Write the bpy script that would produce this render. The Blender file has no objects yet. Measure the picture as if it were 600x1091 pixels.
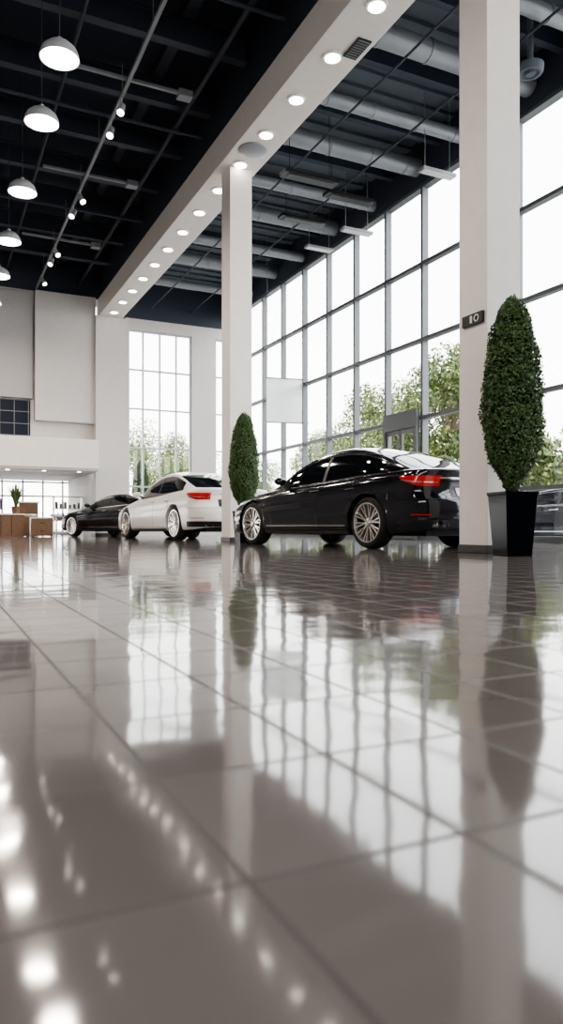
import bpy, math, random
from mathutils import Vector, Matrix
rnd = random.Random(7)
A = math.atan(375/780.0); S = math.sin(A); C = math.cos(A); F = 780.0; H = 0.28; YH = 562.0
def WP(px, z):
    u = (px-300)/F
    return (z*S+u*z*C, z*C-u*z*S)
def ZP(py, z): return H+(YH-py)/F*z
scene = bpy.context.scene
coll = scene.collection

# ------------------------------------------------------------------ materials
def mat(name, col, rough=0.5, metal=0.0, emit=None, es=0.0, coat=0.0, spec=0.5, var=0.06, nscale=6.0, bump=0.0, sub=0.0):
    m = bpy.data.materials.new(name); m.use_nodes = True
    nt = m.node_tree; b = nt.nodes['Principled BSDF']
    tc = nt.nodes.new('ShaderNodeTexCoord'); nz = nt.nodes.new('ShaderNodeTexNoise')
    nz.inputs['Scale'].default_value = nscale; nz.inputs['Detail'].default_value = 4
    nt.links.new(tc.outputs['Object'], nz.inputs['Vector'])
    mx = nt.nodes.new('ShaderNodeMix'); mx.data_type = 'RGBA'
    mx.inputs[6].default_value = (*[c*(1-var) for c in col], 1)
    mx.inputs[7].default_value = (*[min(1, c*(1+var)) for c in col], 1)
    nt.links.new(nz.outputs['Fac'], mx.inputs[0]); nt.links.new(mx.outputs[2], b.inputs['Base Color'])
    b.inputs['Roughness'].default_value = rough; b.inputs['Metallic'].default_value = metal
    b.inputs['Coat Weight'].default_value = coat; b.inputs['Coat Roughness'].default_value = 0.03
    b.inputs['Specular IOR Level'].default_value = spec
    if emit: b.inputs['Emission Color'].default_value = (*emit, 1); b.inputs['Emission Strength'].default_value = es
    if bump:
        bp = nt.nodes.new('ShaderNodeBump'); bp.inputs['Strength'].default_value = bump; bp.inputs['Distance'].default_value = 0.02
        nt.links.new(nz.outputs['Fac'], bp.inputs['Height']); nt.links.new(bp.outputs['Normal'], b.inputs['Normal'])
    return m

M_wall = mat('wall_paint', (0.66, 0.63, 0.61), 0.6)
M_wallg = mat('wall_panel_grey', (0.46, 0.44, 0.435), 0.6)
M_soffit = mat('soffit_paint', (0.87, 0.82, 0.78), 0.55)
M_col = mat('column_paint', (0.87, 0.83, 0.79), 0.5)
M_graph = mat('left_wall_paint', (0.27, 0.255, 0.25), 0.7)
M_dark = mat('dark_ceiling', (0.018, 0.025, 0.042), 0.85)
M_dark2 = mat('dark_steel', (0.036, 0.046, 0.068), 0.6)
M_gceil = mat('grey_deck', (0.12, 0.14, 0.165), 0.8)
M_duct = mat('duct_metal', (0.30, 0.315, 0.335), 0.4, 0.3)
M_track = mat('track_grey', (0.24, 0.25, 0.27), 0.5, 0.3)
M_mull = mat('mullion_grey', (0.12, 0.13, 0.14), 0.45, 0.2)
M_mullw = mat('mullion_white', (0.55, 0.56, 0.56), 0.45)
M_black = mat('black_plastic', (0.012, 0.012, 0.014), 0.35)
M_base = mat('baseboard_dark', (0.05, 0.045, 0.045), 0.4)
M_lamp = mat('lamp_glow', (1, 1, 1), 0.5, emit=(1.0, 0.90, 0.78), es=26)
M_down = mat('downlight_glow', (1, 1, 1), 0.5, emit=(1.0, 0.90, 0.80), es=12)
M_lampw = mat('lamp_shade', (0.5, 0.51, 0.53), 0.4)
M_wood = mat('wood', (0.20, 0.11, 0.06), 0.45, var=0.25, nscale=12)
M_white = mat('white_lacquer', (0.8, 0.8, 0.8), 0.3)
M_soil = mat('soil', (0.03, 0.02, 0.012), 0.95, bump=0.6, nscale=40)
M_pot = mat('planter_black', (0.003, 0.004, 0.007), 0.10, spec=0.10)
M_bark = mat('bark', (0.12, 0.08, 0.05), 0.9, bump=0.5, nscale=30)
M_tyre = mat('tyre_rubber', (0.012, 0.012, 0.013), 0.7)
M_rim = mat('rim_silver', (0.74, 0.71, 0.66), 0.22, 0.85)
M_disc = mat('brake_disc', (0.08, 0.08, 0.08), 0.4, 0.8)
M_chrome = mat('chrome', (0.85, 0.85, 0.86), 0.1, 1.0)
M_glassd = mat('car_glass', (0.006, 0.008, 0.010), 0.04, spec=0.4)
M_red = mat('tail_light_red', (0.36, 0.008, 0.010), 0.12, emit=(1, 0.03, 0.02), es=0.15, coat=1.0)
M_head = mat('head_lamp', (0.75, 0.77, 0.8), 0.08, 0.6, coat=1.0)
M_plate = mat('licence_plate', (0.75, 0.76, 0.78), 0.4)

def leafmat(name, c1, c2, c3):
    m = bpy.data.materials.new(name); m.use_nodes = True
    nt = m.node_tree; b = nt.nodes['Principled BSDF']
    g = nt.nodes.new('ShaderNodeNewGeometry'); r = nt.nodes.new('ShaderNodeValToRGB')
    r.color_ramp.elements[0].color = (*c1, 1); r.color_ramp.elements[1].color = (*c3, 1)
    e = r.color_ramp.elements.new(0.5); e.color = (*c2, 1)
    nt.links.new(g.outputs['Random Per Island'], r.inputs[0]); nt.links.new(r.outputs[0], b.inputs['Base Color'])
    b.inputs['Roughness'].default_value = 0.5
    return m
M_leaf = leafmat('topiary_leaf', (0.020, 0.048, 0.014), (0.052, 0.108, 0.034), (0.17, 0.25, 0.085))
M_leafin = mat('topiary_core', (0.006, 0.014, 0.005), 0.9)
M_tleaf = leafmat('tree_leaf', (0.045, 0.08, 0.020), (0.11, 0.165, 0.04), (0.25, 0.265, 0.075))
M_pave = mat('pavement', (0.40, 0.40, 0.39), 0.9)
M_hedge = leafmat('hedge_leaf', (0.04, 0.07, 0.02), (0.09, 0.13, 0.04), (0.16, 0.20, 0.06))

def glassmat():
    m = bpy.data.materials.new('window_glass'); m.use_nodes = True
    nt = m.node_tree; nt.nodes.clear()
    o = nt.nodes.new('ShaderNodeOutputMaterial'); t = nt.nodes.new('ShaderNodeBsdfTransparent')
    gl = nt.nodes.new('ShaderNodeBsdfGlossy'); gl.inputs['Roughness'].default_value = 0.02
    mx = nt.nodes.new('ShaderNodeMixShader'); mx.inputs[0].default_value = 0.06
    t.inputs[0].default_value = (0.96, 0.98, 0.98, 1)
    nt.links.new(t.outputs[0], mx.inputs[1]); nt.links.new(gl.outputs[0], mx.inputs[2]); nt.links.new(mx.outputs[0], o.inputs[0])
    return m
M_glass = glassmat()

def floormat():
    m = bpy.data.materials.new('polished_tile'); m.use_nodes = True
    nt = m.node_tree; b = nt.nodes['Principled BSDF']; L = nt.links.new; N = nt.nodes.new
    tc = N('ShaderNodeTexCoord')
    mp = N('ShaderNodeMapping'); mp.inputs['Location'].default_value = (-0.227+0.2125*50, -0.532+0.26*30, 0)
    L(tc.outputs['Object'], mp.inputs['Vector'])
    br = N('ShaderNodeTexBrick'); br.offset = 0.0; br.squash = 1.0
    br.inputs['Scale'].default_value = 1.0
    br.inputs['Brick Width'].default_value = 0.2125; br.inputs['Row Height'].default_value = 0.26
    br.inputs['Mortar Size'].default_value = 0.0036; br.inputs['Mortar Smooth'].default_value = 0.15
    br.inputs['Bias'].default_value = 0.0
    br.inputs['Color1'].default_value = (0.165, 0.143, 0.133, 1); br.inputs['Color2'].default_value = (0.20, 0.174, 0.162, 1)
    br.inputs['Mortar'].default_value = (0.05, 0.041, 0.037, 1)
    L(mp.outputs[0], br.inputs['Vector'])
    nz = N('ShaderNodeTexNoise'); nz.inputs['Scale'].default_value = 1.3; nz.inputs['Detail'].default_value = 5
    L(tc.outputs['Object'], nz.inputs['Vector'])
    mx = N('ShaderNodeMix'); mx.data_type = 'RGBA'; mx.blend_type = 'OVERLAY'; mx.inputs[0].default_value = 0.2
    L(br.outputs['Color'], mx.inputs[6]); L(nz.outputs['Fac'], mx.inputs[7]); L(mx.outputs[2], b.inputs['Base Color'])
    mr = N('ShaderNodeMapRange'); mr.inputs[3].default_value = 0.07; mr.inputs[4].default_value = 0.6
    L(br.outputs['Fac'], mr.inputs[0]); L(mr.outputs[0], b.inputs['Roughness'])
    b.inputs['IOR'].default_value = 1.55
    nz2 = N('ShaderNodeTexNoise'); nz2.inputs['Scale'].default_value = 3.0; nz2.inputs['Detail'].default_value = 2
    L(tc.outputs['Object'], nz2.inputs['Vector'])
    b1 = N('ShaderNodeBump'); b1.inputs['Strength'].default_value = 0.15; b1.inputs['Distance'].default_value = 0.02
    L(nz2.outputs['Fac'], b1.inputs['Height'])
    b2 = N('ShaderNodeBump'); b2.invert = True; b2.inputs['Strength'].default_value = 0.6; b2.inputs['Distance'].default_value = 0.0015
    L(br.outputs['Fac'], b2.inputs['Height']); L(b1.outputs[0], b2.inputs['Normal']); L(b2.outputs[0], b.inputs['Normal'])
    return m
M_floor = floormat()

# ------------------------------------------------------------------ mesh builder
class MB:
    def __init__(s): s.v = []; s.f = []; s.m = []; s.s = []
    def add(s, vs, fs, mat=0, smooth=False, M=None):
        o = len(s.v)
        for p in vs:
            p = Vector(p); s.v.append(M @ p if M is not None else p)
        for f in fs:
            s.f.append([i+o for i in f]); s.m.append(mat); s.s.append(smooth)
    def box(s, x0, x1, y0, y1, z0, z1, mat=0, M=None):
        vs = [(x0,y0,z0),(x1,y0,z0),(x1,y1,z0),(x0,y1,z0),(x0,y0,z1),(x1,y0,z1),(x1,y1,z1),(x0,y1,z1)]
        s.add(vs, [(0,3,2,1),(4,5,6,7),(0,1,5,4),(1,2,6,5),(2,3,7,6),(3,0,4,7)], mat, False, M)
    def cyl(s, p0, p1, r0, r1=None, n=16, mat=0, caps=True, M=None):
        if r1 is None: r1 = r0
        p0 = Vector(p0); p1 = Vector(p1); d = (p1-p0).normalized()
        a = d.orthogonal().normalized(); b = d.cross(a)
        vs = []
        for i in range(n):
            t = 2*math.pi*i/n; o = a*math.cos(t)+b*math.sin(t)
            vs.append(p0+o*r0); vs.append(p1+o*r1)
        fs = [(2*i, 2*((i+1)%n), 2*((i+1)%n)+1, 2*i+1) for i in range(n)]
        s.add(vs, fs, mat, True, M)
        if caps:
            s.add([vs[2*i] for i in range(n)], [list(range(n))[::-1]], mat, False, M)
            s.add([vs[2*i+1] for i in range(n)], [list(range(n))], mat, False, M)
    def lathe(s, prof, n=24, mat=0, M=None, smooth=True):
        vs = []
        for r, z in prof:
            for i in range(n):
                t = 2*math.pi*i/n; vs.append((r*math.cos(t), r*math.sin(t), z))
        fs = []
        for j in range(len(prof)-1):
            for i in range(n):
                k = (i+1) % n; fs.append((j*n+i, j*n+k, (j+1)*n+k, (j+1)*n+i))
        s.add(vs, fs, mat, smooth, M)
    def grid(s, rows, mat=0, smooth=True, M=None, mf=None):
        o = len(s.v); nc = len(rows[0])
        for r in rows:
            for p in r:
                p = Vector(p); s.v.append(M @ p if M is not None else p)
        for j in range(len(rows)-1):
            for i in range(nc-1):
                s.f.append([o+j*nc+i, o+j*nc+i+1, o+(j+1)*nc+i+1, o+(j+1)*nc+i])
                s.m.append(mf(j, i) if mf else mat); s.s.append(smooth)
    def tube(s, pts, r, n=8, mat=0, M=None):
        pts = [Vector(p) for p in pts]; rows = []
        for k, p in enumerate(pts):
            d = (pts[min(k+1, len(pts)-1)]-pts[max(k-1, 0)]).normalized()
            up = Vector((0,0,1)) if abs(d.z) < 0.9 else Vector((1,0,0))
            a = d.cross(up).normalized(); b = d.cross(a)
            rows.append([p+(a*math.cos(2*math.pi*i/n)+b*math.sin(2*math.pi*i/n))*r for i in range(n+1)])
        s.grid(rows, mat, True, M)
    def obj(s, name, mats, parent=None, bevel=0.0, sharp=40, loc=None, rot=None, merge=False):
        me = bpy.data.meshes.new(name+'_mesh'); me.from_pydata([tuple(v) for v in s.v], [], s.f)
        for m in mats: me.materials.append(m)
        me.polygons.foreach_set('material_index', s.m); me.polygons.foreach_set('use_smooth', s.s)
        me.update()
        if merge:
            import bmesh
            bm = bmesh.new(); bm.from_mesh(me); bmesh.ops.remove_doubles(bm, verts=bm.verts, dist=0.0003)
            bmesh.ops.recalc_face_normals(bm, faces=bm.faces); bm.to_mesh(me); bm.free()
        me.set_sharp_from_angle(angle=math.radians(sharp))
        ob = bpy.data.objects.new(name, me); coll.objects.link(ob)
        if parent: ob.parent = parent
        if loc: ob.location = loc
        if rot is not None: ob.rotation_euler = (0, 0, rot)
        if bevel:
            bv = ob.modifiers.new('bevel', 'BEVEL'); bv.width = bevel; bv.segments = 2; bv.limit_method = 'ANGLE'
        return ob
def empty(name, loc=(0,0,0), rot=0.0, sc=1.0):
    e = bpy.data.objects.new(name, None); coll.objects.link(e); e.location = loc; e.rotation_euler = (0,0,rot); e.scale = (sc,sc,sc)
    return e
def clone(root, name, loc, rot=0, sc=1.0):
    if root.type == 'EMPTY': e = empty(name, loc, rot, sc)
    else:
        e = bpy.data.objects.new(name, root.data); coll.objects.link(e); e.location = loc; e.rotation_euler = (0,0,rot); e.scale = (sc,)*3
        for md in root.modifiers:
            n = e.modifiers.new(md.name, md.type)
            if md.type == 'BEVEL': n.width = md.width; n.segments = md.segments; n.limit_method = md.limit_method
    for ch in root.children:
        c = bpy.data.objects.new(ch.name.split('.')[0], ch.data); coll.objects.link(c); c.parent = e
        c.location = ch.location; c.rotation_euler = ch.rotation_euler; c.scale = ch.scale
    return e
def fn(pts):
    xs = [p[0] for p in pts]; ys = [p[1] for p in pts]; n = len(xs)
    d = [(ys[i+1]-ys[i])/(xs[i+1]-xs[i]) for i in range(n-1)]
    m = [d[0]]+[0 if d[i-1]*d[i] <= 0 else 2*d[i-1]*d[i]/(d[i-1]+d[i]) for i in range(1, n-1)]+[d[-1]]
    def f(x):
        if x <= xs[0]: return ys[0]
        if x >= xs[-1]: return ys[-1]
        i = 0
        while x > xs[i+1]: i += 1
        h = xs[i+1]-xs[i]; t = (x-xs[i])/h
        return ((2*t**3-3*t*t+1)*ys[i]+(t**3-2*t*t+t)*h*m[i]+(-2*t**3+3*t*t)*ys[i+1]+(t**3-t*t)*h*m[i+1])
    return f

# ------------------------------------------------------------------ room shell
XW = 10.0; YB = 25.0; XL = -9.0; YN = -5.0; ZD = 9.2; YG = 3.25
b = MB(); b.box(XL, XW+0.2, YN, 30, -0.1, 0.0); b.obj('floor', [M_floor])
b = MB(); b.box(XL-0.2, XW+0.3, YN-0.2, 30, ZD, ZD+0.15); b.obj('ceiling', [M_dark])
b = MB(); b.box(5.9, XW-0.02, YN, YB, 8.95, 9.19)
for i in range(60):
    y = YN+0.25+i*0.5
    if y < YB-0.2: b.box(5.9, XW-0.02, y, y+0.2, 8.88, 8.95)
b.obj('ceiling_deck', [M_gceil])
b = MB(); b.box(5.08, 5.86, YN, YB, 7.33, 7.93); b.box(5.16, 5.78, YN, YB, 7.93, ZD-0.01, 1)
b.obj('ceiling_soffit', [M_soffit, M_dark2], bevel=0.01)
b = MB()
y = 9.55-1.2*10
while y < 24.5:
    if y > YN+0.3:
        b.cyl((5.44, y, 7.305), (5.44, y, 7.33), 0.155, n=24, mat=1)
        b.cyl((5.44, y, 7.298), (5.44, y, 7.306), 0.115, n=24, mat=0)
    y += 1.2
b.obj('recessed_downlights', [M_down, M_white])
b = MB()
b.box(5.56, 5.78, 9.0, 9.45, 7.31, 7.33, 0)
for i in range(8): b.box(5.58, 5.76, 9.02+i*0.053, 9.035+i*0.053, 7.30, 7.31, 1)
b.obj('air_vent', [M_black, M_track])
b = MB(); b.lathe([(0.0, 7.27), (0.2, 7.28), (0.27, 7.31), (0.28, 7.33)], 28, 0, Matrix.Translation((5.44, 12.55, 0)))
b.obj('ceiling_speaker', [M_duct])

# columns
def column(x, y, w=0.46, ztop=7.33, name='column'):
    b = MB(); b.box(x-w/2, x+w/2, y-w/2, y+w/2, 0.0, ztop, 0)
    e = 0.012; b.box(x-w/2-e, x+w/2+e, y-w/2-e, y+w/2+e, 0.0, 0.09, 1)
    return b.obj(name, [M_col, M_base], bevel=0.006)
CX = 5.5
column(CX+0.12, 6.35); c2 = column(CX, 13.5, name='column.001')

# right glazed wall
ys = [13.4+1.45*i for i in range(-7, 9)]
ys = [y for y in ys if YG-0.01 <= y < YB]
zs = [7.93, 6.2, 4.5, 2.75, 1.0]
def glazing(name, along, fixed, ps, lo, hi, zs, z0=0.0, ztop=7.93, wm=0.075, dm=0.16, m=M_mull, gap=None):
    e = empty(name); b = MB()
    def bx(a0, a1, z0_, z1_, d=dm):
        if along == 'Y': b.box(fixed-d/2, fixed+d/2, a0, a1, z0_, z1_)
        else: b.box(a0, a1, fixed-d/2, fixed+d/2, z0_, z1_)
    for p in ps: bx(p-wm/2, p+wm/2, z0+0.0, ztop+0.01)
    for z in zs: bx(lo, hi, z-wm/2, z+wm/2, dm*0.9)
    bx(lo, hi, z0, z0+0.12, dm*1.15)
    b.obj('frame', [m], e)
    g = MB()
    if along == 'Y': g.add([(fixed, lo, z0), (fixed, hi, z0), (fixed, hi, ztop), (fixed, lo, ztop)], [(0,1,2,3)])
    else: g.add([(lo, fixed, z0), (hi, fixed, z0), (hi, fixed, ztop), (lo, fixed, ztop)], [(0,1,2,3)])
    g.obj('glass', [M_glass], e)
    return e
glazing('window_1', 'Y', XW, ys, YG, YB, zs)
b = MB(); b.box(XW-0.1, XW+0.2, YN, YB, 7.96, ZD); b.box(XW-0.1, XW+0.2, YN, YG-0.04, 0, 7.96, 1); b.obj('wall_right', [M_dark2, M_wallg])  # unseen solid stretch near the camera added to darken the foreground floor
# entrance door
e = empty('door_1'); b = MB(); y0, y1 = 13.46, 14.79; x = XW-0.1
b.box(x-0.08, x+0.01, y0, y0+0.09, 0, 2.95, 0); b.box(x-0.08, x+0.01, y1-0.09, y1, 0, 2.95, 0); b.box(x-0.08, x+0.01, y0+0.09, y1-0.09, 2.55, 2.95, 0)
for a0, a1 in ((y0+0.1, (y0+y1)/2-0.01), ((y0+y1)/2+0.01, y1-0.1)):
    b.box(x-0.05, x, a0, a0+0.06, 0.02, 2.54, 0); b.box(x-0.05, x, a1-0.06, a1, 0.02, 2.54, 0)
    b.box(x-0.05, x, a0+0.06, a1-0.06, 0.02, 0.2, 0); b.box(x-0.05, x, a0+0.06, a1-0.06, 2.45, 2.54, 0)
ym = (y0+y1)/2
for s_ in (-1, 1): b.cyl((x-0.1, ym+s_*0.1, 0.85), (x-0.1, ym+s_*0.1, 1.4), 0.015, mat=1, n=10)
b.obj('door_leaves', [M_mull, M_chrome], e)

# back wall
b = MB()
T = 0.25
b.box(XL, 5.0, YB, YB+T, 3.15, 8.0, 0)
b.box(XL, 6.02, YB, YB+T, 8.0, ZD, 1); b.box(6.02, XW, YB, YB+T, 7.5, ZD, 1)
b.box(6.1, XW, YB, YB+T, 7.12, 7.5, 0)
b.box(8.45, 9.35, YB, YB+T, 0, 7.12, 0)
b.box(6.1, 8.45, YB, YB+T, 0, 0.35, 0)
b.obj('wall_back', [M_wall, M_dark2])
b = MB()
b.box(-1, 3.0, YB-0.18, YB, 4.45, 7.9, 1); b.box(3.06, 5.0, YB-0.3, YB, 3.75, 7.95, 0); b.box(-6, -1.05, YB-0.18, YB, 4.45, 7.9, 1)
b.obj('wall_panel', [M_wall, M_wallg], bevel=0.01)
b = MB(); b.box(4.96, 6.1, YB-0.45, YB+T, 0, 7.325, 0); b.box(4.95, 6.11, YB-0.46, YB+T, 0, 0.09, 1); b.obj('wall_pilaster', [M_wall, M_base], bevel=0.01)
b = MB(); b.box(XL, 4.94, YB-1.0, YB-0.02, 2.1, 3.12, 0); b.box(XL, 4.94, YB-1.04, YB-1.0, 2.1, 2.2, 1)
for i in range(9): b.cyl((4.4-1.1*i, YB-0.6, 2.088), (4.4-1.1*i, YB-0.6, 2.1), 0.06, n=16, mat=2)
b.obj('reception_canopy', [M_soffit, M_wallg, M_down], bevel=0.01)
glazing('window_2', 'X', YB+0.1, [6.14, 6.7, 7.3, 7.9, 8.42], 6.1, 8.45, [7.09, 5.75, 4.4, 3.05, 1.7], 0.35, 7.12, 0.05, 0.1, M_mullw)
glazing('window_3', 'X', YB+0.1, [9.38, 9.7, 9.97], 9.35, XW, [7.09, 5.75, 4.4, 3.05, 1.7], 0.0, 7.12, 0.05, 0.1, M_mullw)
e = empty('window_4'); b = MB(); b.box(-0.6, 2.95, YB-0.03, YB-0.02, 3.25, 4.42, 1)
for i in range(9): b.box(-0.6+i*0.435, -0.58+i*0.435, YB-0.05, YB-0.03, 3.25, 4.42, 0)
for z in (3.25, 3.63, 4.02, 4.39): b.box(-0.6, 2.95, YB-0.05, YB-0.03, z, z+0.02, 0)
b.obj('frame', [M_track, mat('office_glass', (0.012, 0.014, 0.03), 0.4, spec=0.2)], e)
b = MB(); b.box(XL, 6.1, 25.3, 30.0, 2.12, 2.25, 0); b.obj('ceiling_lobby', [M_wall])
b = MB(); b.box(4.96, 5.1, YB+T, 29.9, 0, 2.12); b.obj('wall_lobby_right', [M_wall])
glazing('window_5', 'X', 29.9, [1.0+0.75*i for i in range(-8, 6)], XL, 4.96, [2.05, 1.5], 0.0, 2.12, 0.06, 0.1, M_mullw)

# left & near walls
b = MB(); b.box(XL-0.2, XL, YN, 30, 0, ZD); b.obj('wall_left', [M_graph])  # unseen; made solid and dark to keep reflections in the black car low
glazing('added_clerestory', 'X', YN, [XL+2*i for i in range(1, 10)], XL, XW, [6.2], 4.5, 7.93)  # unseen glazing added behind the camera to light the column fronts
b = MB(); b.box(XL, XW, YN-0.2, YN+0.1, 7.96, ZD, 0); b.box(XL, XW, YN-0.2, YN, 0, 4.5, 0); b.obj('wall_front', [M_wallg])

# ------------------------------------------------------------------ left ceiling structure
b = MB()
for i in range(14):
    y = 1.0+i*1.85
    b.box(XL, 5.1, y-0.09, y+0.09, 8.98, 9.02); b.box(XL, 5.1, y-0.02, y+0.02, 8.6, 8.98); b.box(XL, 5.1, y-0.09, y+0.09, 8.56, 8.60)
for x in (-6.5, -3.0, 0.6, 4.0):
    b.box(x-0.1, x+0.1, YN, YB, 9.03, 9.19)
b.obj('ceiling_joists', [M_dark2])
b = MB()
for x, z, r in ((-2.4, 8.45, 0.06), (-0.2, 8.3, 0.09), (2.2, 8.45, 0.035), (4.5, 8.4, 0.05), (0.9, 8.5, 0.03)):
    b.cyl((x, YN+0.1, z), (x, YB, z), r, n=12)
for y in (7.2, 10.4, 14.3, 18.9, 22.3):
    b.cyl((-8.8, y, 8.3), (5.05, y, 8.3), 0.035, n=10)
    for x in (-5, -2, 1, 3.6): b.cyl((x, y, 8.3), (x, y, 9.19), 0.01, n=6)
b.obj('ceiling_pipes', [M_dark2])
b = MB(); b.box(-1.6, -1.0, YN+0.2, YB-0.2, 7.95, 8.25); b.box(-6, -1.6, 11.5, 12.1, 7.95, 8.25); b.box(-1.0, 0.3, 14.9, 15.4, 7.95, 8.2); b.obj('air_duct', [M_dark2], bevel=0.03)
TX = 3.1
b = MB(); b.box(TX-0.03, TX+0.03, YN+0.2, YB-0.2, 7.97, 8.03)
for i in range(14): b.cyl((TX, -3+2*i, 8.03), (TX, -3+2*i, 8.55), 0.008, n=6)
for y in (9.2, 12.6, 16.4, 20.4):
    b.box(TX-0.9, TX+1.1, y-0.03, y+0.03, 8.03, 8.08); b.box(TX+0.9, TX+1.15, y-0.1, y+0.1, 7.98, 8.1)
b.obj('lighting_track', [M_track])
def spot(i, x, y, z, dx, dy):
    b = MB(); d = Vector((dx, dy, -0.9)).normalized()
    p = Vector((x, y, z)); b.cyl((x, y, z), (x, y, 7.968), 0.012, n=8, mat=0)
    b.cyl(p-d*0.1, p+d*0.14, 0.05, 0.07, n=18, mat=0); b.cyl(p+d*0.141, p+d*0.148, 0.06, n=18, mat=1)
    b.obj('track_spotlight' + ('' if i == 0 else '.%03d' % i), [M_lampw, M_down])
for i, (yy, o, dx, dy) in enumerate([(13.05, 0.0, -.3, -.5), (13.9, 0.0, -.3, -.5), (17.0, 0.0, .3, -.6), (17.9, 0.0, -.5, -.5), (20.6, 0.0, .3, -.6), (21.4, .0, -.4, -.5), (23.2, 0.0, .4, -.5), (9.3, 0.0, .4, .5)]):
    spot(i, TX+o, yy, 7.78, dx, dy)

# pendant lamps (each with a real disk lamp in the shade)
LD = bpy.data.lights.new('pendant_bulb', 'AREA'); LD.shape = 'DISK'; LD.size = 0.42; LD.energy = 60; LD.color = (1.0, 0.88, 0.76)
def bulb(parent):
    l = bpy.data.objects.new('bulb', LD); coll.objects.link(l); l.parent = parent; l.location = (0, 0, -0.056)
def pendant_mesh():
    b = MB()
    b.lathe([(0.0, 0.27), (0.035, 0.27), (0.04, 0.22), (0.10, 0.21), (0.15, 0.185), (0.22, 0.12), (0.255, 0.04), (0.262, -0.01), (0.25, -0.01), (0.245, 0.03)], 32, 0)
    b.lathe([(0.0, -0.05), (0.12, -0.04), (0.2, -0.015), (0.246, 0.02)], 32, 1)
    b.cyl((0, 0, 0.27), (0, 0, 2.62), 0.007, n=6, mat=2)
    b.cyl((0, 0, 2.56), (0, 0, 2.62), 0.05, n=14, mat=2)
    return b.obj('pendant_lamp', [M_lampw, M_lamp, M_dark2])
pz = 6.53
zz = [9.75, 11.3, 13.65, 16.0, 18.2, 20.4]
pts = [(1.56, (z-1.56*S)/C) for z in zz]+[(-1.9, y) for y in (3.4, 6.6, 12.8, 16.8, 21)]+[(1.56, 6.2)]
pl = None
for i, (X_, Y_) in enumerate(pts):
    if pl is None: pl = pendant_mesh(); pl.location = (X_, Y_, pz); continue
    o = clone(pl, 'pendant_lamp.%03d' % i, (X_, Y_, pz))
    bulb(o)
bulb(pl)

# ------------------------------------------------------------------ right bay ceiling: ducts etc
b = MB()
for i, y in enumerate((1.0, 3.0, 4.9, 6.7, 8.4, 10.1, 11.8, 13.5, 15.3, 17.2, 19.1, 21.0, 22.9)):
    r = 0.19 if i % 2 else 0.13
    z = 8.35 if i % 2 else 8.2
    b.cyl((5.79, y, z), (9.88, y, z), r, n=22, mat=0)
    for x in (6.6, 7.6, 8.6, 9.5): b.cyl((x-0.02, y, z), (x+0.02, y, z), r+0.012, n=22, mat=0)
b.obj('ventilation_ducts', [M_duct])
b = MB()
for y in (0.2, 4.0, 7.6, 9.3, 11.0, 12.7, 14.5, 16.3, 18.2, 20.1, 22.0):
    b.box(5.79, 9.89, y-0.07, y+0.07, 8.5, 8.87)
for x in (7.0, 8.4): b.cyl((x, YN+.2, 7.95), (x, YB, 7.95), 0.022, n=10)
b.obj('ceiling_beams', [M_dark2])
def hung(name, px, py, z, kind):
    x, y = WP(px, z); Z = ZP(py, z); b = MB()
    if kind == 'panel':
        b.box(-0.6, 0.6, -0.14, 0.14, 0, 0.07, 0); b.box(-0.5, 0.5, -0.1, 0.1, -0.012, 0, 0)
        for sx in (-0.45, 0.45): b.cyl((sx, 0, 0.07), (sx, 0, 8.87-Z), 0.008, n=6, mat=0)
        return b.obj(name, [M_black, M_track], loc=(x, y, Z))
    if kind == 'light':
        b.box(-0.4, 0.4, -0.1, 0.1, 0, 0.06, 0); b.box(-0.36, 0.36, -0.08, 0.08, -0.012, 0, 1)
        for sx in (-0.3, 0.3): b.cyl((sx, 0, 0.06), (sx, 0, 8.87-Z), 0.008, n=6, mat=0)
        return b.obj(name, [M_duct, M_white], loc=(x, y, Z))
    if kind == 'round':
        b.lathe([(0.0, -0.05), (0.07, -0.05), (0.09, 0), (0.13, 0), (0.15, -0.03), (0.19, -0.03), (0.21, 0), (0.22, 0.1), (0.08, 0.12), (0.0, 0.12)], 28, 0)
        b.cyl((0, 0, 0.12), (0, 0, 8.87-Z), 0.05, n=12, mat=0)
        return b.obj(name, [M_gceil], loc=(x, y, Z))
hung('hanging_heater_panel', 372, 213, 16.4, 'panel'); hung('hanging_heater_panel.001', 330, 192, 14.6, 'panel'); hung('hanging_heater_panel.002', 322, 236, 18.1, 'panel')
hung('hanging_linear_light', 466, 186, 14.5, 'light'); hung('hanging_linear_light.001', 380, 248, 17.2, 'light'); hung('hanging_linear_light.002', 340, 266, 19.5, 'light')
hung('ceiling_diffuser', 565, 77, 12.0, 'round')
x, y = WP(306, 21.5); b = MB(); Z0 = ZP(450, 21.5); Z1 = ZP(404, 21.5)
b.box(-0.62, 0.62, -0.01, 0.01, Z0, Z1, 0); b.box(-0.66, 0.66, -0.025, 0.025, Z1, Z1+0.03, 1); b.box(-0.66, 0.66, -0.025, 0.025, Z0-0.03, Z0, 1)
for sx in (-0.6, 0.6): b.cyl((sx, 0, Z1), (sx, 0, 8.87), 0.006, n=6, mat=1)
bm_ = mat('banner_cloth', (0.85, 0.86, 0.87), 0.7)
bm_.node_tree.nodes['Principled BSDF'].inputs['Transmission Weight'].default_value = 0.6
b.obj('hanging_banner', [bm_, M_track], loc=(x, y, 0), rot=-0.2)
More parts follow.
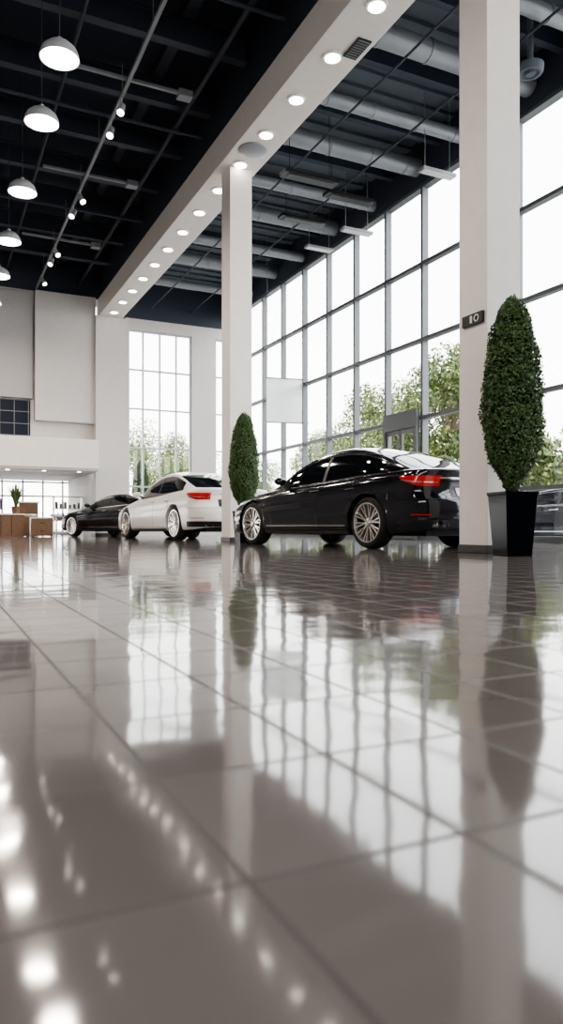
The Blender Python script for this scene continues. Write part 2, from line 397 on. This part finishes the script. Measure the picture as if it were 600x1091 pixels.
# sign on near column (-X face)
b = MB(); fx = CX+0.12-0.23; sy = 6.35; sz = 2.56
b.box(fx-0.035, fx, sy-0.19, sy+0.14, sz-0.06, sz+0.06, 0)
Mx = Matrix.Translation((fx-0.036, sy-0.10, sz)) @ Matrix.Rotation(math.radians(-90), 4, 'Y')
b.lathe([(0.028, 0), (0.042, 0.003), (0.042, 0.006), (0.028, 0.006)], 24, 1, Mx)
b.box(fx-0.04, fx-0.034, sy-0.03, sy+0.005, sz-0.04, sz+0.04, 1)
b.obj('column_sign', [M_black, M_white], bevel=0.004)

# ------------------------------------------------------------------ topiary
def topiary(name, x, y, sc=1.0, n=11000, rot=0.0, seed=1):
    r = random.Random(seed); e = empty(name, (x, y, 0), rot, sc)
    b = MB()
    def ring(w, z): return [(-w, -w, z), (w, -w, z), (w, w, z), (-w, w, z)]
    rings = [ring(0.135, 0), ring(0.172, 0.6), ring(0.180, 0.6), ring(0.182, 0.63), ring(0.16, 0.63), ring(0.158, 0.56)]
    vs = [p for R in rings for p in R]; fs = [(0,3,2,1)]
    for j in range(len(rings)-1):
        for i in range(4): k = (i+1) % 4; fs.append((j*4+i, j*4+k, j*4+4+k, j*4+4+i))
    b.add(vs, fs, 0); b.add(ring(0.158, 0.58), [(0,1,2,3)], 1)
    b.obj('planter', [M_pot, M_soil], e, bevel=0.006)
    b = MB(); b.cyl((0,0,0.55), (0,0,0.95), 0.025, 0.022, n=10)
    for i in range(5):
        a = i*1.26; b.cyl((0.02*math.cos(a), 0.02*math.sin(a), 0.56), (0.12*math.cos(a), 0.12*math.sin(a), 0.85), 0.012, 0.008, n=7)
    b.obj('trunk', [M_bark], e)
    z0, z1 = 0.64, 2.55
    rf = fn([(0, 0.04), (0.03, 0.07), (0.08, 0.12), (0.15, 0.195), (0.25, 0.25), (0.38, 0.278), (0.52, 0.272), (0.68, 0.240), (0.80, 0.20), (0.89, 0.158), (0.955, 0.108), (1.0, 0.03)])
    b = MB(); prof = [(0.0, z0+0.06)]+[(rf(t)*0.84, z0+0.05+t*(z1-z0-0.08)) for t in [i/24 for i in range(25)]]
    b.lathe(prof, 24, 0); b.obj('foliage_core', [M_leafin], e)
    vs = []; fs = []
    def leaf(p, nrm, sz):
        a = nrm.cross(Vector((r.uniform(-1,1), r.uniform(-1,1), r.uniform(-1,1)))).normalized(); c = nrm.cross(a)
        o = len(vs); w = sz*0.42
        fold = nrm*sz*0.18
        vs.extend([p, p+a*sz*0.5+c*w+fold, p+a*sz, p+a*sz*0.5-c*w+fold]); fs.append((o, o+1, o+2)); fs.append((o, o+2, o+3))
    for i in range(n):
        t = r.random(); 
        if r.random() > rf(t)/0.28+0.08: continue
        th = r.uniform(0, 2*math.pi)
        lump = 1+0.05*math.sin(th*5+t*17)+0.04*math.sin(th*3-t*31)
        rr = rf(t)*lump*r.uniform(0.84, 1.06); p = Vector((rr*math.cos(th), rr*math.sin(th), z0+t*(z1-z0)+r.uniform(-.015, .015)))
        nr = Vector((math.cos(th), math.sin(th), 0.35 if t > 0.4 else 0.0))+Vector((r.uniform(-.9,.9), r.uniform(-.9,.9), r.uniform(-.7,.9)))
        leaf(p, nr.normalized(), r.uniform(0.022, 0.038))
    me = MB(); me.add(vs, fs, 0); me.obj('foliage', [M_leaf], e)
    return e
x, y = WP(546, 7.25); tp = topiary('potted_topiary', x, y, 1.0, rot=-0.2, n=21000)
x, y = WP(260, 13.45); clone(tp, 'potted_topiary.001', (x, y, 0), 0.0, 0.93)
x, y = WP(150, 26.6); clone(tp, 'potted_topiary.002', (x, y, 0), 0.3, 1.06)

# ------------------------------------------------------------------ cars
def wheel(b, cx, cy, cz, side, R=0.345, rr=0.262, wd=0.225, ph=0.0):
    Mx = Matrix.Translation((cx, cy, cz)) @ Matrix.Rotation(math.radians(-90*side), 4, 'X') @ Matrix.Rotation(ph, 4, 'Z')
    h = wd/2
    b.lathe([(rr, -h+0.01), (rr+0.03, -h), (R-0.02, -h+0.01), (R, -h+0.04), (R, h-0.04), (R-0.012, h-0.015), (R-0.035, h), (rr+0.03, h+0.002), (rr+0.004, h-0.004)], 48, 0, Mx)
    b.lathe([(rr+0.008, h-0.006), (rr+0.004, h+0.004), (rr-0.012, h+0.004), (rr-0.02, h-0.015), (rr-0.03, h-0.06), (rr-0.03, -h)], 48, 1, Mx)
    b.lathe([(0.0, h-0.012), (0.035, h-0.012), (0.04, h-0.02), (0.07, h-0.03), (0.075, h-0.06)], 24, 1, Mx)
    b.lathe([(0.0, -0.015), (0.17, -0.015), (0.172, -0.03)], 32, 2, Mx)
    b.lathe([(0.0, -0.05), (rr-0.01, -0.05)], 32, 3, Mx)
    for i in range(10):
        for s_ in (-1, 1):
            a = 2*math.pi*i/10; R0 = 0.05; R1 = rr-0.016
            a0 = a+s_*0.06; a1 = a+s_*0.13
            def P(rad, an, off, z): 
                return (rad*math.cos(an)-off*math.sin(an), rad*math.sin(an)+off*math.cos(an), z)
            rows = []
            for (rad, an, wdt, zt) in ((R0, a0, 0.009, h-0.028), (0.13, (a0+a1)/2, 0.008, h-0.022), (R1, a1, 0.010, h-0.008)):
                rows.append([P(rad, an, -wdt, zt-0.035), P(rad, an, -wdt, zt), P(rad, an, wdt, zt), P(rad, an, wdt, zt-0.035)])
            b.grid(rows, 1, False, Mx)

def make_car(name, paint, x, y, rot, sc=1.0, L=4.9, W0=0.925, roof=1.44, chrome_side=True):
    e = empty(name, (x, y, 0), rot, sc)
    xf, xr = 0.93, 3.82; Ra = 0.385; wz = 0.345
    K = roof/1.44
    MC = Matrix(((0,1,0,0), (-1,0,0,L/2), (0,0,1,0), (0,0,0,1)))
    rfr, nf = 0.50, 2.7; rre, nr = 0.48, 3.0
    zsh = fn([(0,.585),(.2,.63),(.55,.70),(1.0,.765),(1.5,.83),(2.1,.875),(2.8,.905),(3.5,.945),(4.0,.97),(4.5,.985),(4.8,.985),(4.9,.985)])
    zbt = fn([(0,.24),(.3,.19),(.9,.19),(2.4,.19),(3.8,.20),(4.5,.22),(4.9,.27)])
    crn = fn([(0,.015),(.25,.06),(.7,.10),(1.5,.10),(2.5,.04),(3.8,.04),(4.4,.055),(4.8,.04),(4.9,.03)])
    g = fn([(0,.935),(.06,.965),(.18,.985),(.40,1.0),(.58,.997),(.66,.985),(.70,.992),(.82,.982),(.93,.955),(1.0,.915)])
    lr = fn([(0,-.10),(.08,-.05),(.20,-.01),(.36,0),(.50,-.012),(.56,-.055),(.70,-.10),(.88,-.085),(.96,-.05),(1,-.035)])
    lf = fn([(0,.07),(.15,.01),(.35,0),(.6,.02),(.85,.07),(1,.13)])
    def Wx(x): 
        u = abs(x-L*0.52)/(L*0.5)
        w = W0*(1-0.05*u**3)
        w += 0.012*math.exp(-((x-xr)/0.45)**2)+0.008*math.exp(-((x-xf)/0.4)**2)
        return w
    def ez(t): return t*t*(3-2*t)
    def plan(q):
        if q < 1:
            ph = math.pi/2*(1-ez(q)); x = rfr-rfr*max(0, math.sin(ph))**(2/nf); return x, Wx(x)*max(0, math.cos(ph))**(2/nf)
        if q <= 2:
            x = rfr+(q-1)*(L-rfr-rre); return x, Wx(x)
        ph = math.pi/2*ez(q-2); x = L-rre+rre*max(0, math.sin(ph))**(2/nr); return x, Wx(x)*max(0, math.cos(ph))**(2/nr)
    def qx(x): return 1+(x-rfr)/(L-rfr-rre)
    def zlow(x):
        z = zbt(x)
        for c in (xf, xr):
            d = abs(x-c)
            if d < Ra: z = max(z, wz+math.sqrt(max(0, Ra*Ra-d*d)))
        return z
    def lean(x, t):
        o = 0
        if x > L-rre-0.35: w = min(1, (x-(L-rre-0.35))/(rre+0.35)); o += lr(t)*w*w
        if x < rfr+0.3: w = min(1, (rfr+0.3-x)/(rfr+0.3)); o += lf(t)*w*w
        return o
    def sp(q, z, off=0.0, side=1):
        x, w = plan(q); t = (z-zbt(x))/(zsh(x)-zbt(x)); t = max(0, min(1, t))
        if off:
            x2, w2 = plan(min(3, q+0.01)); x1, w1 = plan(max(0, q-0.01))
            d = Vector((x2-x1, w2-w1)); d.normalize(); nx, ny = -d.y, d.x
        else: nx = ny = 0
        yy = max(0, w*g(t)+ny*off)
        return (x+lean(x, t)+nx*off, side*yy, z)
    qs = [i/26 for i in range(26)]+[1+i/90 for i in range(91)]+[2+i/30 for i in range(1, 31)]
    for c in (xf, xr):
        for k in range(0, 19):
            qs.append(qx(c-Ra*math.cos(math.pi*k/18)))
        qs.append(qx(c-Ra-0.0015)); qs.append(qx(c+Ra+0.0015))
    qs = sorted(set(round(q, 6) for q in qs))
    NZ = 22; NT = 10; rows = []
    for q in qs:
        x, w = plan(q); zl = zlow(x); zh = zsh(x); ln = lean(x, 1)
        half = []
        p = sp(q, zl); half.append((p[0], max(0, p[1]-0.10), p[2])); half.append((p[0], max(0, p[1]-0.012), p[2]-0.002))
        for k in range(NZ+1): half.append(sp(q, zl+(zh-zl)*k/NZ))
        ws = w*g(1); cr = crn(x)
        for k in range(1, NT+1):
            th = math.pi/2*k/NT
            half.append((x+ln, ws*max(0, math.cos(th))**0.8, zh+cr*math.sin(th)**0.85))
        rows.append(half+[(p[0], -p[1], p[2]) for p in half[-2::-1]])
    b = MB(); b.grid(rows, 0, True, MC)
    b.obj('body', [paint], e, sharp=50, merge=True)
    x0, x1 = 1.42, 4.42
    zr = fn([(x0, zsh(x0)+.075),(1.75,1.06),(2.1,1.26),(2.4,1.375),(2.75,1.43),(3.05,1.437),(3.4,1.40),(3.8,1.285),(4.15,1.135),(x1,zsh(x1)+.035)])
    xs = sorted(set([x0+(x1-x0)*i/60 for i in range(61)]+[2.26, 3.62, 1.72, 4.02, 2.73, 2.80]))
    ts = [0, 0.05, 0.2, 0.4, 0.6, 0.8, 0.88, 0.93, 1.0]; NTT = 12; rows = []
    def gsec(x):
        zb_ = zsh(x)+0.015; hg = max(0.01, (zb_+(zr(x)-zb_)*((roof-0.92)/(0.52)))-zb_)
        yb = Wx(x)*0.915-0.035-0.10*max(0, (x-3.6)/0.8)**2-0.03*max(0, (1.9-x)/0.5)
        ze = zb_+hg*0.84; ye = yb-0.46*hg*0.84
        return zb_, hg, yb, ze, ye
    for x in xs:
        zb_, hg, yb, ze, ye = gsec(x)
        wf = max(0, min(1, (2.35-x)/(2.35-x0))); wr_ = max(0, min(1, (x-3.5)/(x1-3.5)))
        half = []
        def pt(yy, z):
            u = 1-(yy/max(yb, .01))**2
            return (x-0.24*u*wf+0.17*u*wr_, yy, z)
        for t in ts:
            bul = 0.02*math.sin(math.pi*t)*min(1, hg/0.4)
            half.append(pt(yb+(ye-yb)*t+bul, zb_+(ze-zb_)*t))
        for k in range(1, NTT+1):
            th = math.pi/2*k/NTT
            half.append(pt(ye*max(0, math.cos(th))**0.85, ze+(zb_+hg-ze)*math.sin(th)**0.85))
        rows.append(half+[(p[0], -p[1], p[2]) for p in half[-2::-1]])
    nc = len(rows[0]); ns = len(ts)
    def mf(j, i):
        xm = (xs[j]+xs[j+1])/2; k = i if i < nc//2 else nc-2-i
        if k < ns-1:
            if 1.72 < xm < 4.02:
                if k == 0 or k == ns-3: return 2
                if k == ns-2: return 0
                if 2.73 < xm < 2.80: return 3
                return 1
            return 0
        k -= ns-1
        if k >= 2 and (xm < 2.26 or 3.62 < xm < 4.36): return 1
        return 0
    b = MB(); b.grid(rows, 0, True, MC, mf)
    b.obj('greenhouse', [paint, M_glassd, M_chrome if chrome_side else M_black, M_black], e, sharp=60)
    b = MB()
    def patch(q0, q1, zlo, zhi, m, off=0.004, nq=14, nz=4, sides=(1, -1)):
        for sd in sides:
            rs = []
            for i in range(nq+1):
                q = q0+(q1-q0)*i/nq; u = i/nq
                a = zlo(u) if callable(zlo) else zlo; c = zhi(u) if callable(zhi) else zhi
                rs.append([sp(q, a+(c-a)*k/nz, off, sd) for k in range(nz+1)])
            b.grid(rs, m, True, MC)
    patch(2.02, 2.62, lambda u: 0.90-0.11*min(1, u*1.6), lambda u: 0.925-0.005*u, 1, 0.006, 20)
    patch(2.10, 2.60, lambda u: 0.868-0.035*min(1, u*1.6), lambda u: 0.876-0.03*min(1, u*1.6), 3, 0.009, 20, 1)
    patch(2.14, 2.58, lambda u: 0.842-0.03*min(1, u*1.6), lambda u: 0.846-0.03*min(1, u*1.6), 4, 0.009, 20, 1)
    patch(2.60, 3.0, 0.885, 0.905, 2, 0.006, 10, 1)
    patch(2.72, 3.0, 0.655, 0.80, 4, 0.003, 8)
    patch(2.78, 2.992, 0.675, 0.775, 5, 0.012, 8)
    patch(2.05, 3.0, 0.27, 0.375, 4, 0.004, 20)
    patch(2.25, 2.5, 0.43, 0.442, 1, 0.004, 8, 1)
    patch(2.0, 3.0, lambda u: 0.628, lambda u: 0.634, 4, 0.0015, 26, 1)
    patch(0.36, 1.0, lambda u: 0.56+0.05*u, lambda u: 0.605+0.055*u, 6, 0.005, 14)
    patch(0.0, 0.33, 0.40, 0.575, 4, 0.004, 8); patch(0.0, 0.34, 0.575, 0.588, 2, 0.006, 8, 1); patch(0.05, 0.3, 0.27, 0.36, 4, 0.004, 8)
    for z in (.44, .48, .52): patch(0.0, 0.31, z, z+0.008, 2, 0.007, 8, 1)
    patch(0.45, 0.8, 0.30, 0.38, 4, 0.004, 8)
    def vline(x, z0_, z1_, sl=0.0):
        for sd in (1, -1):
            rs = []
            for i in range(13):
                z = z0_+(z1_-z0_)*i/12; xx = x+sl*math.sin(math.pi*i/12)
                rs.append([sp(qx(xx-0.004), z, 0.0018, sd), sp(qx(xx+0.004), z, 0.0018, sd)])
            b.grid(rs, 4, True, MC)
    vline(1.55, 0.27, 0.83, -0.03); vline(2.72, 0.27, 0.895); vline(3.52, 0.55, 0.935, 0.02)
    patch(qx(xf+Ra+0.02), qx(xr-Ra-0.02), 0.262, 0.268, 4, 0.002, 20, 1)
    patch(qx(xf+Ra+0.02), qx(xr-Ra-0.02), 0.195, 0.235, 4, 0.003, 20, 1)
    if chrome_side: patch(qx(xf+Ra+0.08), qx(xr-Ra-0.06), 0.30, 0.318, 2, 0.005, 20, 1)
    for hx in (2.56, 3.38):
        for sd in (1, -1):
            p = sp(qx(hx), 0.80, 0.018, sd); q_ = sp(qx(hx+0.2), 0.81, 0.018, sd)
            b.tube([(p[0], p[1]-sd*0.03, p[2]), (p[0]+0.02, p[1], p[2]), (q_[0]-0.02, q_[1], q_[2]), (q_[0], q_[1]-sd*0.03, q_[2])], 0.011, 8, 2 if chrome_side else 0, MC)
    for sd in (1, -1):
        rs = []
        for i in range(9):
            th = math.pi*i/8
            rs.append([(1.86+0.075*math.cos(th)*(1.25 if math.cos(th) < 0 else 0.6), sd*(0.955+0.10*math.sin(th)*math.cos(2*math.pi*k/14)), 0.985+0.062*math.sin(th)*math.sin(2*math.pi*k/14)) for k in range(15)])
        b.grid(rs, 0, True, MC); b.cyl((1.86, sd*0.80, 0.90), (1.86, sd*0.90, 0.965), 0.022, n=8, mat=4, M=MC)
    for sd in (1, -1):
        for o in (0.50, 0.62):
            b.cyl((L-0.18, sd*o, 0.315), (L-0.035, sd*o, 0.315), 0.042, n=18, mat=2, caps=False, M=MC); b.cyl((L-0.16, sd*o, 0.315), (L-0.15, sd*o, 0.315), 0.038, n=16, mat=4, M=MC)
    b.cyl((L-0.062, 0, 0.845), (L-0.035, 0, 0.845), 0.04, n=20, mat=2, M=MC)
    zf = zr(3.5)*K-0.02
    b.add([(3.36, -.012, zf), (3.36, .012, zf), (3.52, .02, zf-.04), (3.52, -.02, zf-.04), (3.50, 0, zf+.045), (3.515, 0, zf+.045)], [(0,1,4), (1,2,5,4), (2,3,5), (3,0,4,5)], 0, False, MC)
    b.obj('trim_details', [paint, M_red, M_chrome, M_chrome, M_black, M_plate, M_head], e)
    b = MB(); b.box(0.35, L-0.35, -0.54, 0.54, 0.17, 0.5, 0, MC)
    b.box(xf+Ra+0.03, xr-Ra-0.03, -0.80, 0.80, 0.19, 0.5, 0, MC); b.box(xr+Ra+0.02, L-0.34, -0.66, 0.66, 0.29, 0.6, 0, MC); b.box(0.25, xf-Ra-0.02, -0.6, 0.6, 0.22, 0.55, 0, MC)
    for c in (xf, xr):
        for sd in (1, -1):
            rs = []
            for i in range(21):
                a = math.pi*i/20; rs.append([(c-(Ra+0.004)*math.cos(a), sd*v, wz+(Ra+0.004)*math.sin(a)) for v in (0.5, 0.84)])
            b.grid(rs, 0, True, MC)
            b.box(c-Ra, c+Ra, sd*0.5-0.02, sd*0.5+0.02, 0.18, 0.7, 0, MC)
    b.obj('underbody', [M_tyre], e)
    b = MB()
    for c in (xf, xr):
        for sd in (1, -1): wheel(b, c, sd*(0.925-0.135+(W0-0.925)), wz, sd, ph=0.2*c)
    b2 = MB(); b2.v = [MC @ v for v in b.v]; b2.f = b.f; b2.m = b.m; b2.s = b.s
    b2.obj('wheels', [M_tyre, M_rim, M_disc, M_black], e)
    return e

def place(px, zr_, phi, L=4.9, sc=1.0, xr_=3.82, lat=0.80):
    X_, Y_ = WP(px, zr_); r = math.radians(phi)-A
    fw = Vector((-math.sin(r), math.cos(r))); rt = Vector((math.cos(r), math.sin(r)))
    c = Vector((X_, Y_))+rt*lat*sc+fw*(xr_-L/2)*sc
    return c.x, c.y, r
P_black = mat('paint_black', (0.004, 0.005, 0.010), 0.12, 0.0, coat=0.6, spec=0.5, var=0.02)
P_white = mat('paint_white', (0.90, 0.88, 0.86), 0.3, 0.0, coat=0.5, var=0.01)
P_dark = mat('paint_dark_blue', (0.006, 0.008, 0.015), 0.15, 0.0, coat=0.4, spec=0.4, var=0.02)
x, y, r = place(397, 9.7, 34); car = make_car('black_sedan', P_black, x, y, r, 1.0)
x, y, r = place(190, 16.0, 31, sc=1.09); make_car('white_sedan', P_white, x, y, r, 1.09, chrome_side=False)
x, y, r = place(140, 20.8, 50); dk = make_car('dark_blue_coupe', P_dark, x, y, r, 0.96, roof=1.34)
x, y = WP(590, 17.5); clone(dk, 'parked_car', (x, y, -0.12), math.radians(30), 1.0)

# ------------------------------------------------------------------ reception furniture
def at(px, z): return WP(px, z)
x, y = at(12, 22.3); b = MB()
b.box(-1.6, 0.35, -0.3, 0.3, 0, 0.66, 0); b.box(-1.65, 0.4, -0.34, 0.34, 0.66, 0.70, 1)
for i in range(6): b.box(-1.5+i*0.3, -1.48+i*0.3, -0.31, -0.3, 0.04, 0.64, 2)
b.obj('reception_desk', [M_wood, M_white, M_black], loc=(x, y, 0), rot=-0.1, bevel=0.005)
x, y = at(45, 22.2); b = MB(); b.box(-0.3, 0.3, -0.22, 0.22, 0.03, 0.55, 0); b.box(-0.33, 0.33, -0.25, 0.25, 0.55, 0.59, 1); b.box(-0.28, 0.28, -0.23, -0.22, 0.06, 0.28, 0); b.box(-0.28, 0.28, -0.23, -0.22, 0.3, 0.52, 0)
for sx in (-.26, .26):
    for sy in (-.18, .18): b.cyl((sx, sy, 0), (sx, sy, 0.04), 0.02, n=8, mat=2)
b.box(-0.06, 0.06, -0.245, -0.23, 0.40, 0.42, 2); b.box(-0.06, 0.06, -0.245, -0.23, 0.16, 0.18, 2)
b.obj('wooden_cabinet', [M_wood, M_white, M_black], loc=(x, y, 0), rot=-0.1, bevel=0.004)
x, y = at(17, 22.2); b = MB(); b.lathe([(0, 0), (0.11, 0), (0.14, 0.22), (0.12, 0.22), (0.11, 0.18), (0, 0.18)], 20, 0)
r = random.Random(3)
for i in range(46):
    a = r.uniform(0, 6.28); ln = r.uniform(0.5, 0.85); s0 = r.uniform(0.1, 0.5); w = 0.035
    rs = []
    for k in range(6):
        t = k/5; rad = 0.04+s0*ln*t*t; zz_ = 0.18+ln*t*(1-0.3*s0*t); ww = w*math.sin(math.pi*(0.15+0.85*t))+0.001
        rs.append([(rad*math.cos(a)-ww*math.sin(a), rad*math.sin(a)+ww*math.cos(a), zz_), (rad*math.cos(a)+ww*math.sin(a), rad*math.sin(a)-ww*math.cos(a), zz_)])
    b.grid(rs, 1, True)
b.obj('potted_plant', [M_wood, M_leaf], loc=(x, y, 0.70))
x, y = at(72, 25.8); b = MB()
for zz_ in (0.08, 0.5, 0.92, 1.34): b.box(-0.5, 0.5, -0.15, 0.15, zz_, zz_+0.03, 0)
for sx in (-.5, .47): b.box(sx, sx+0.03, -0.15, 0.15, 0, 1.37, 0)
for i in range(16): b.box(-0.45+i*0.055, -0.41+i*0.055, -0.1, 0.1, 0.53, 0.53+r.uniform(.15, .3), 1+i % 2)
for i in range(6): b.box(-0.42+i*0.15, -0.34+i*0.15, -0.1, 0.1, 0.95, 0.95+r.uniform(.1, .25), 1+i % 2)
b.obj('brochure_shelf', [M_white, M_wood, M_track], loc=(x, y, 0))
x, y = at(-8, 22.25); b = MB()
b.box(-0.27, 0.27, -0.015, 0.015, 0.12, 0.46, 0); b.box(-0.02, 0.02, 0.0, 0.03, 0.02, 0.2, 0); b.box(-0.1, 0.1, -0.07, 0.09, 0, 0.02, 0); b.box(-0.255, 0.255, -0.018, -0.015, 0.135, 0.445, 1)
b.obj('computer_monitor', [M_black, M_track], loc=(x, y, 0.70), rot=-0.3)
x, y = at(30, 24.6); b = MB(); b.box(-0.3, 0.3, -0.3, 0.3, 0.0, 1.1, 0); b.box(-0.33, 0.33, -0.33, 0.33, 1.1, 1.14, 1)
for i in range(3): b.box(-0.28, 0.28, -0.315, -0.3, 0.05+i*0.35, 0.37+i*0.35, 0)
b.obj('tall_cabinet', [M_wood, M_white], loc=(x, y, 0), rot=-0.05, bevel=0.005)
def stool(nm, px, z):
    x, y = at(px, z); b = MB()
    b.lathe([(0, 0), (0.2, 0), (0.2, 0.015), (0.03, 0.03), (0.025, 0.62), (0.0, 0.62)], 20, 0); b.lathe([(0, 0.62), (0.17, 0.62), (0.19, 0.65), (0.18, 0.70), (0, 0.71)], 20, 1)
    b.obj(nm, [M_chrome, M_white], loc=(x, y, 0))
stool('bar_stool', 60, 23.4); stool('bar_stool.001', 33, 22.9)

# ------------------------------------------------------------------ outside
b = MB(); b.add([(-60,-60,-0.12), (120,-60,-0.12), (120,140,-0.12), (-60,140,-0.12)], [(0,1,2,3)]); b.obj('ground', [M_pave])
def tree(name, x, y, h, w, seed, n=11000):
    r = random.Random(seed); e = empty(name, (x, y, -0.12)); b = MB()
    b.cyl((0,0,0), (0,0,h*0.55), 0.16, 0.08, n=10)
    blobs = []
    for i in range(15):
        a = r.uniform(0, 6.28); t = r.uniform(0.28, 0.92); rad = w*0.5*math.sin(math.pi*min(1, max(0.15, (t-0.2)/0.85)))*r.uniform(0.3, 0.9)
        p = Vector((rad*math.cos(a), rad*math.sin(a), h*t)); blobs.append((p, w*r.uniform(0.14, 0.25)))
        b.cyl((0, 0, h*(0.2+0.3*t)), p, 0.05, 0.015, n=6)
    b.obj('trunk', [M_bark], e)
    vs = []; fs = []
    for i in range(n):
        p, rr = r.choice(blobs); d = Vector((r.gauss(0,1), r.gauss(0,1), r.gauss(0,1))).normalized(); c = p+d*rr*r.uniform(0.5, 1.08)
        nn = (d+Vector((r.uniform(-1,1), r.uniform(-1,1), r.uniform(-1,1)))).normalized(); a = nn.orthogonal().normalized(); bb = nn.cross(a); an = r.uniform(0, 3.14); a, bb = a*math.cos(an)+bb*math.sin(an), bb*math.cos(an)-a*math.sin(an); s_ = r.uniform(0.06, 0.12)
        o = len(vs); vs.extend([c-a*s_, c+bb*s_*.5, c+a*s_, c-bb*s_*.5]); fs.append((o, o+1, o+2, o+3))
    m = MB(); m.add(vs, fs, 0); m.obj('crown', [M_tleaf], e)
    return e
for i, (px, z, h, w) in enumerate([(437, 32, 8.4, 5.0), (478, 27, 7.8, 4.4), (395, 40, 7.2, 4.8), (588, 22, 3.6, 4.0), (355, 46, 6.0, 5.0), (520, 30, 6.5, 4.5), (160, 50, 8.0, 6.5), (195, 56, 6.8, 6.5), (270, 60, 6, 6)]):
    x, y = WP(px, z); tree('outdoor_tree' + ('' if i == 0 else '.%03d' % i), x, y, h, w, 20+i)
r = random.Random(5); vs = []; fs = []
for i in range(16000):
    c = Vector((r.uniform(13.6, 14.5), r.uniform(13.2, 44), 0)); hh = 1.0+0.12*math.sin(c.y*2.1); c.z = hh*r.random()**0.5-0.1
    nn = Vector((r.uniform(-1,1), r.uniform(-1,1), r.uniform(-1,1))).normalized(); a = nn.orthogonal().normalized(); bb = nn.cross(a); s_ = r.uniform(.05, .10)
    o = len(vs); vs.extend([c-a*s_, c+bb*s_*.5, c+a*s_, c-bb*s_*.5]); fs.append((o, o+1, o+2, o+3))
m = MB(); m.add(vs, fs, 0); m.obj('hedge', [M_hedge])

# ------------------------------------------------------------------ world
w = bpy.data.worlds.new('World'); scene.world = w; w.use_nodes = True
nt = w.node_tree; bg = nt.nodes['Background']
tc = nt.nodes.new('ShaderNodeTexCoord'); sx = nt.nodes.new('ShaderNodeSeparateXYZ'); cr = nt.nodes.new('ShaderNodeValToRGB')
nt.links.new(tc.outputs['Generated'], sx.inputs[0]); nt.links.new(sx.outputs['Z'], cr.inputs[0]); nt.links.new(cr.outputs[0], bg.inputs[0])
cr.color_ramp.elements[0].position = 0.0; cr.color_ramp.elements[0].color = (1.0, 0.965, 0.93, 1)
cr.color_ramp.elements[1].position = 0.8; cr.color_ramp.elements[1].color = (0.92, 0.95, 1.0, 1)
bg.inputs[1].default_value = 7.2
scene.view_settings.view_transform = 'AgX'
scene.view_settings.look = 'AgX - Medium High Contrast'

# ------------------------------------------------------------------ camera
cd = bpy.data.cameras.new('camera'); cam = bpy.data.objects.new('camera', cd); coll.objects.link(cam)
cam.location = (0, 0, H); cam.rotation_euler = (math.radians(90), 0, -A)
cd.sensor_fit = 'VERTICAL'; cd.sensor_height = 36
cd.lens = F/1091*36; cd.shift_y = (YH-545.5)/1091
cd.dof.use_dof = True; cd.dof.focus_distance = 8.5; cd.dof.aperture_fstop = 3.2
cd.clip_start = 0.02; cd.clip_end = 400
scene.camera = cam
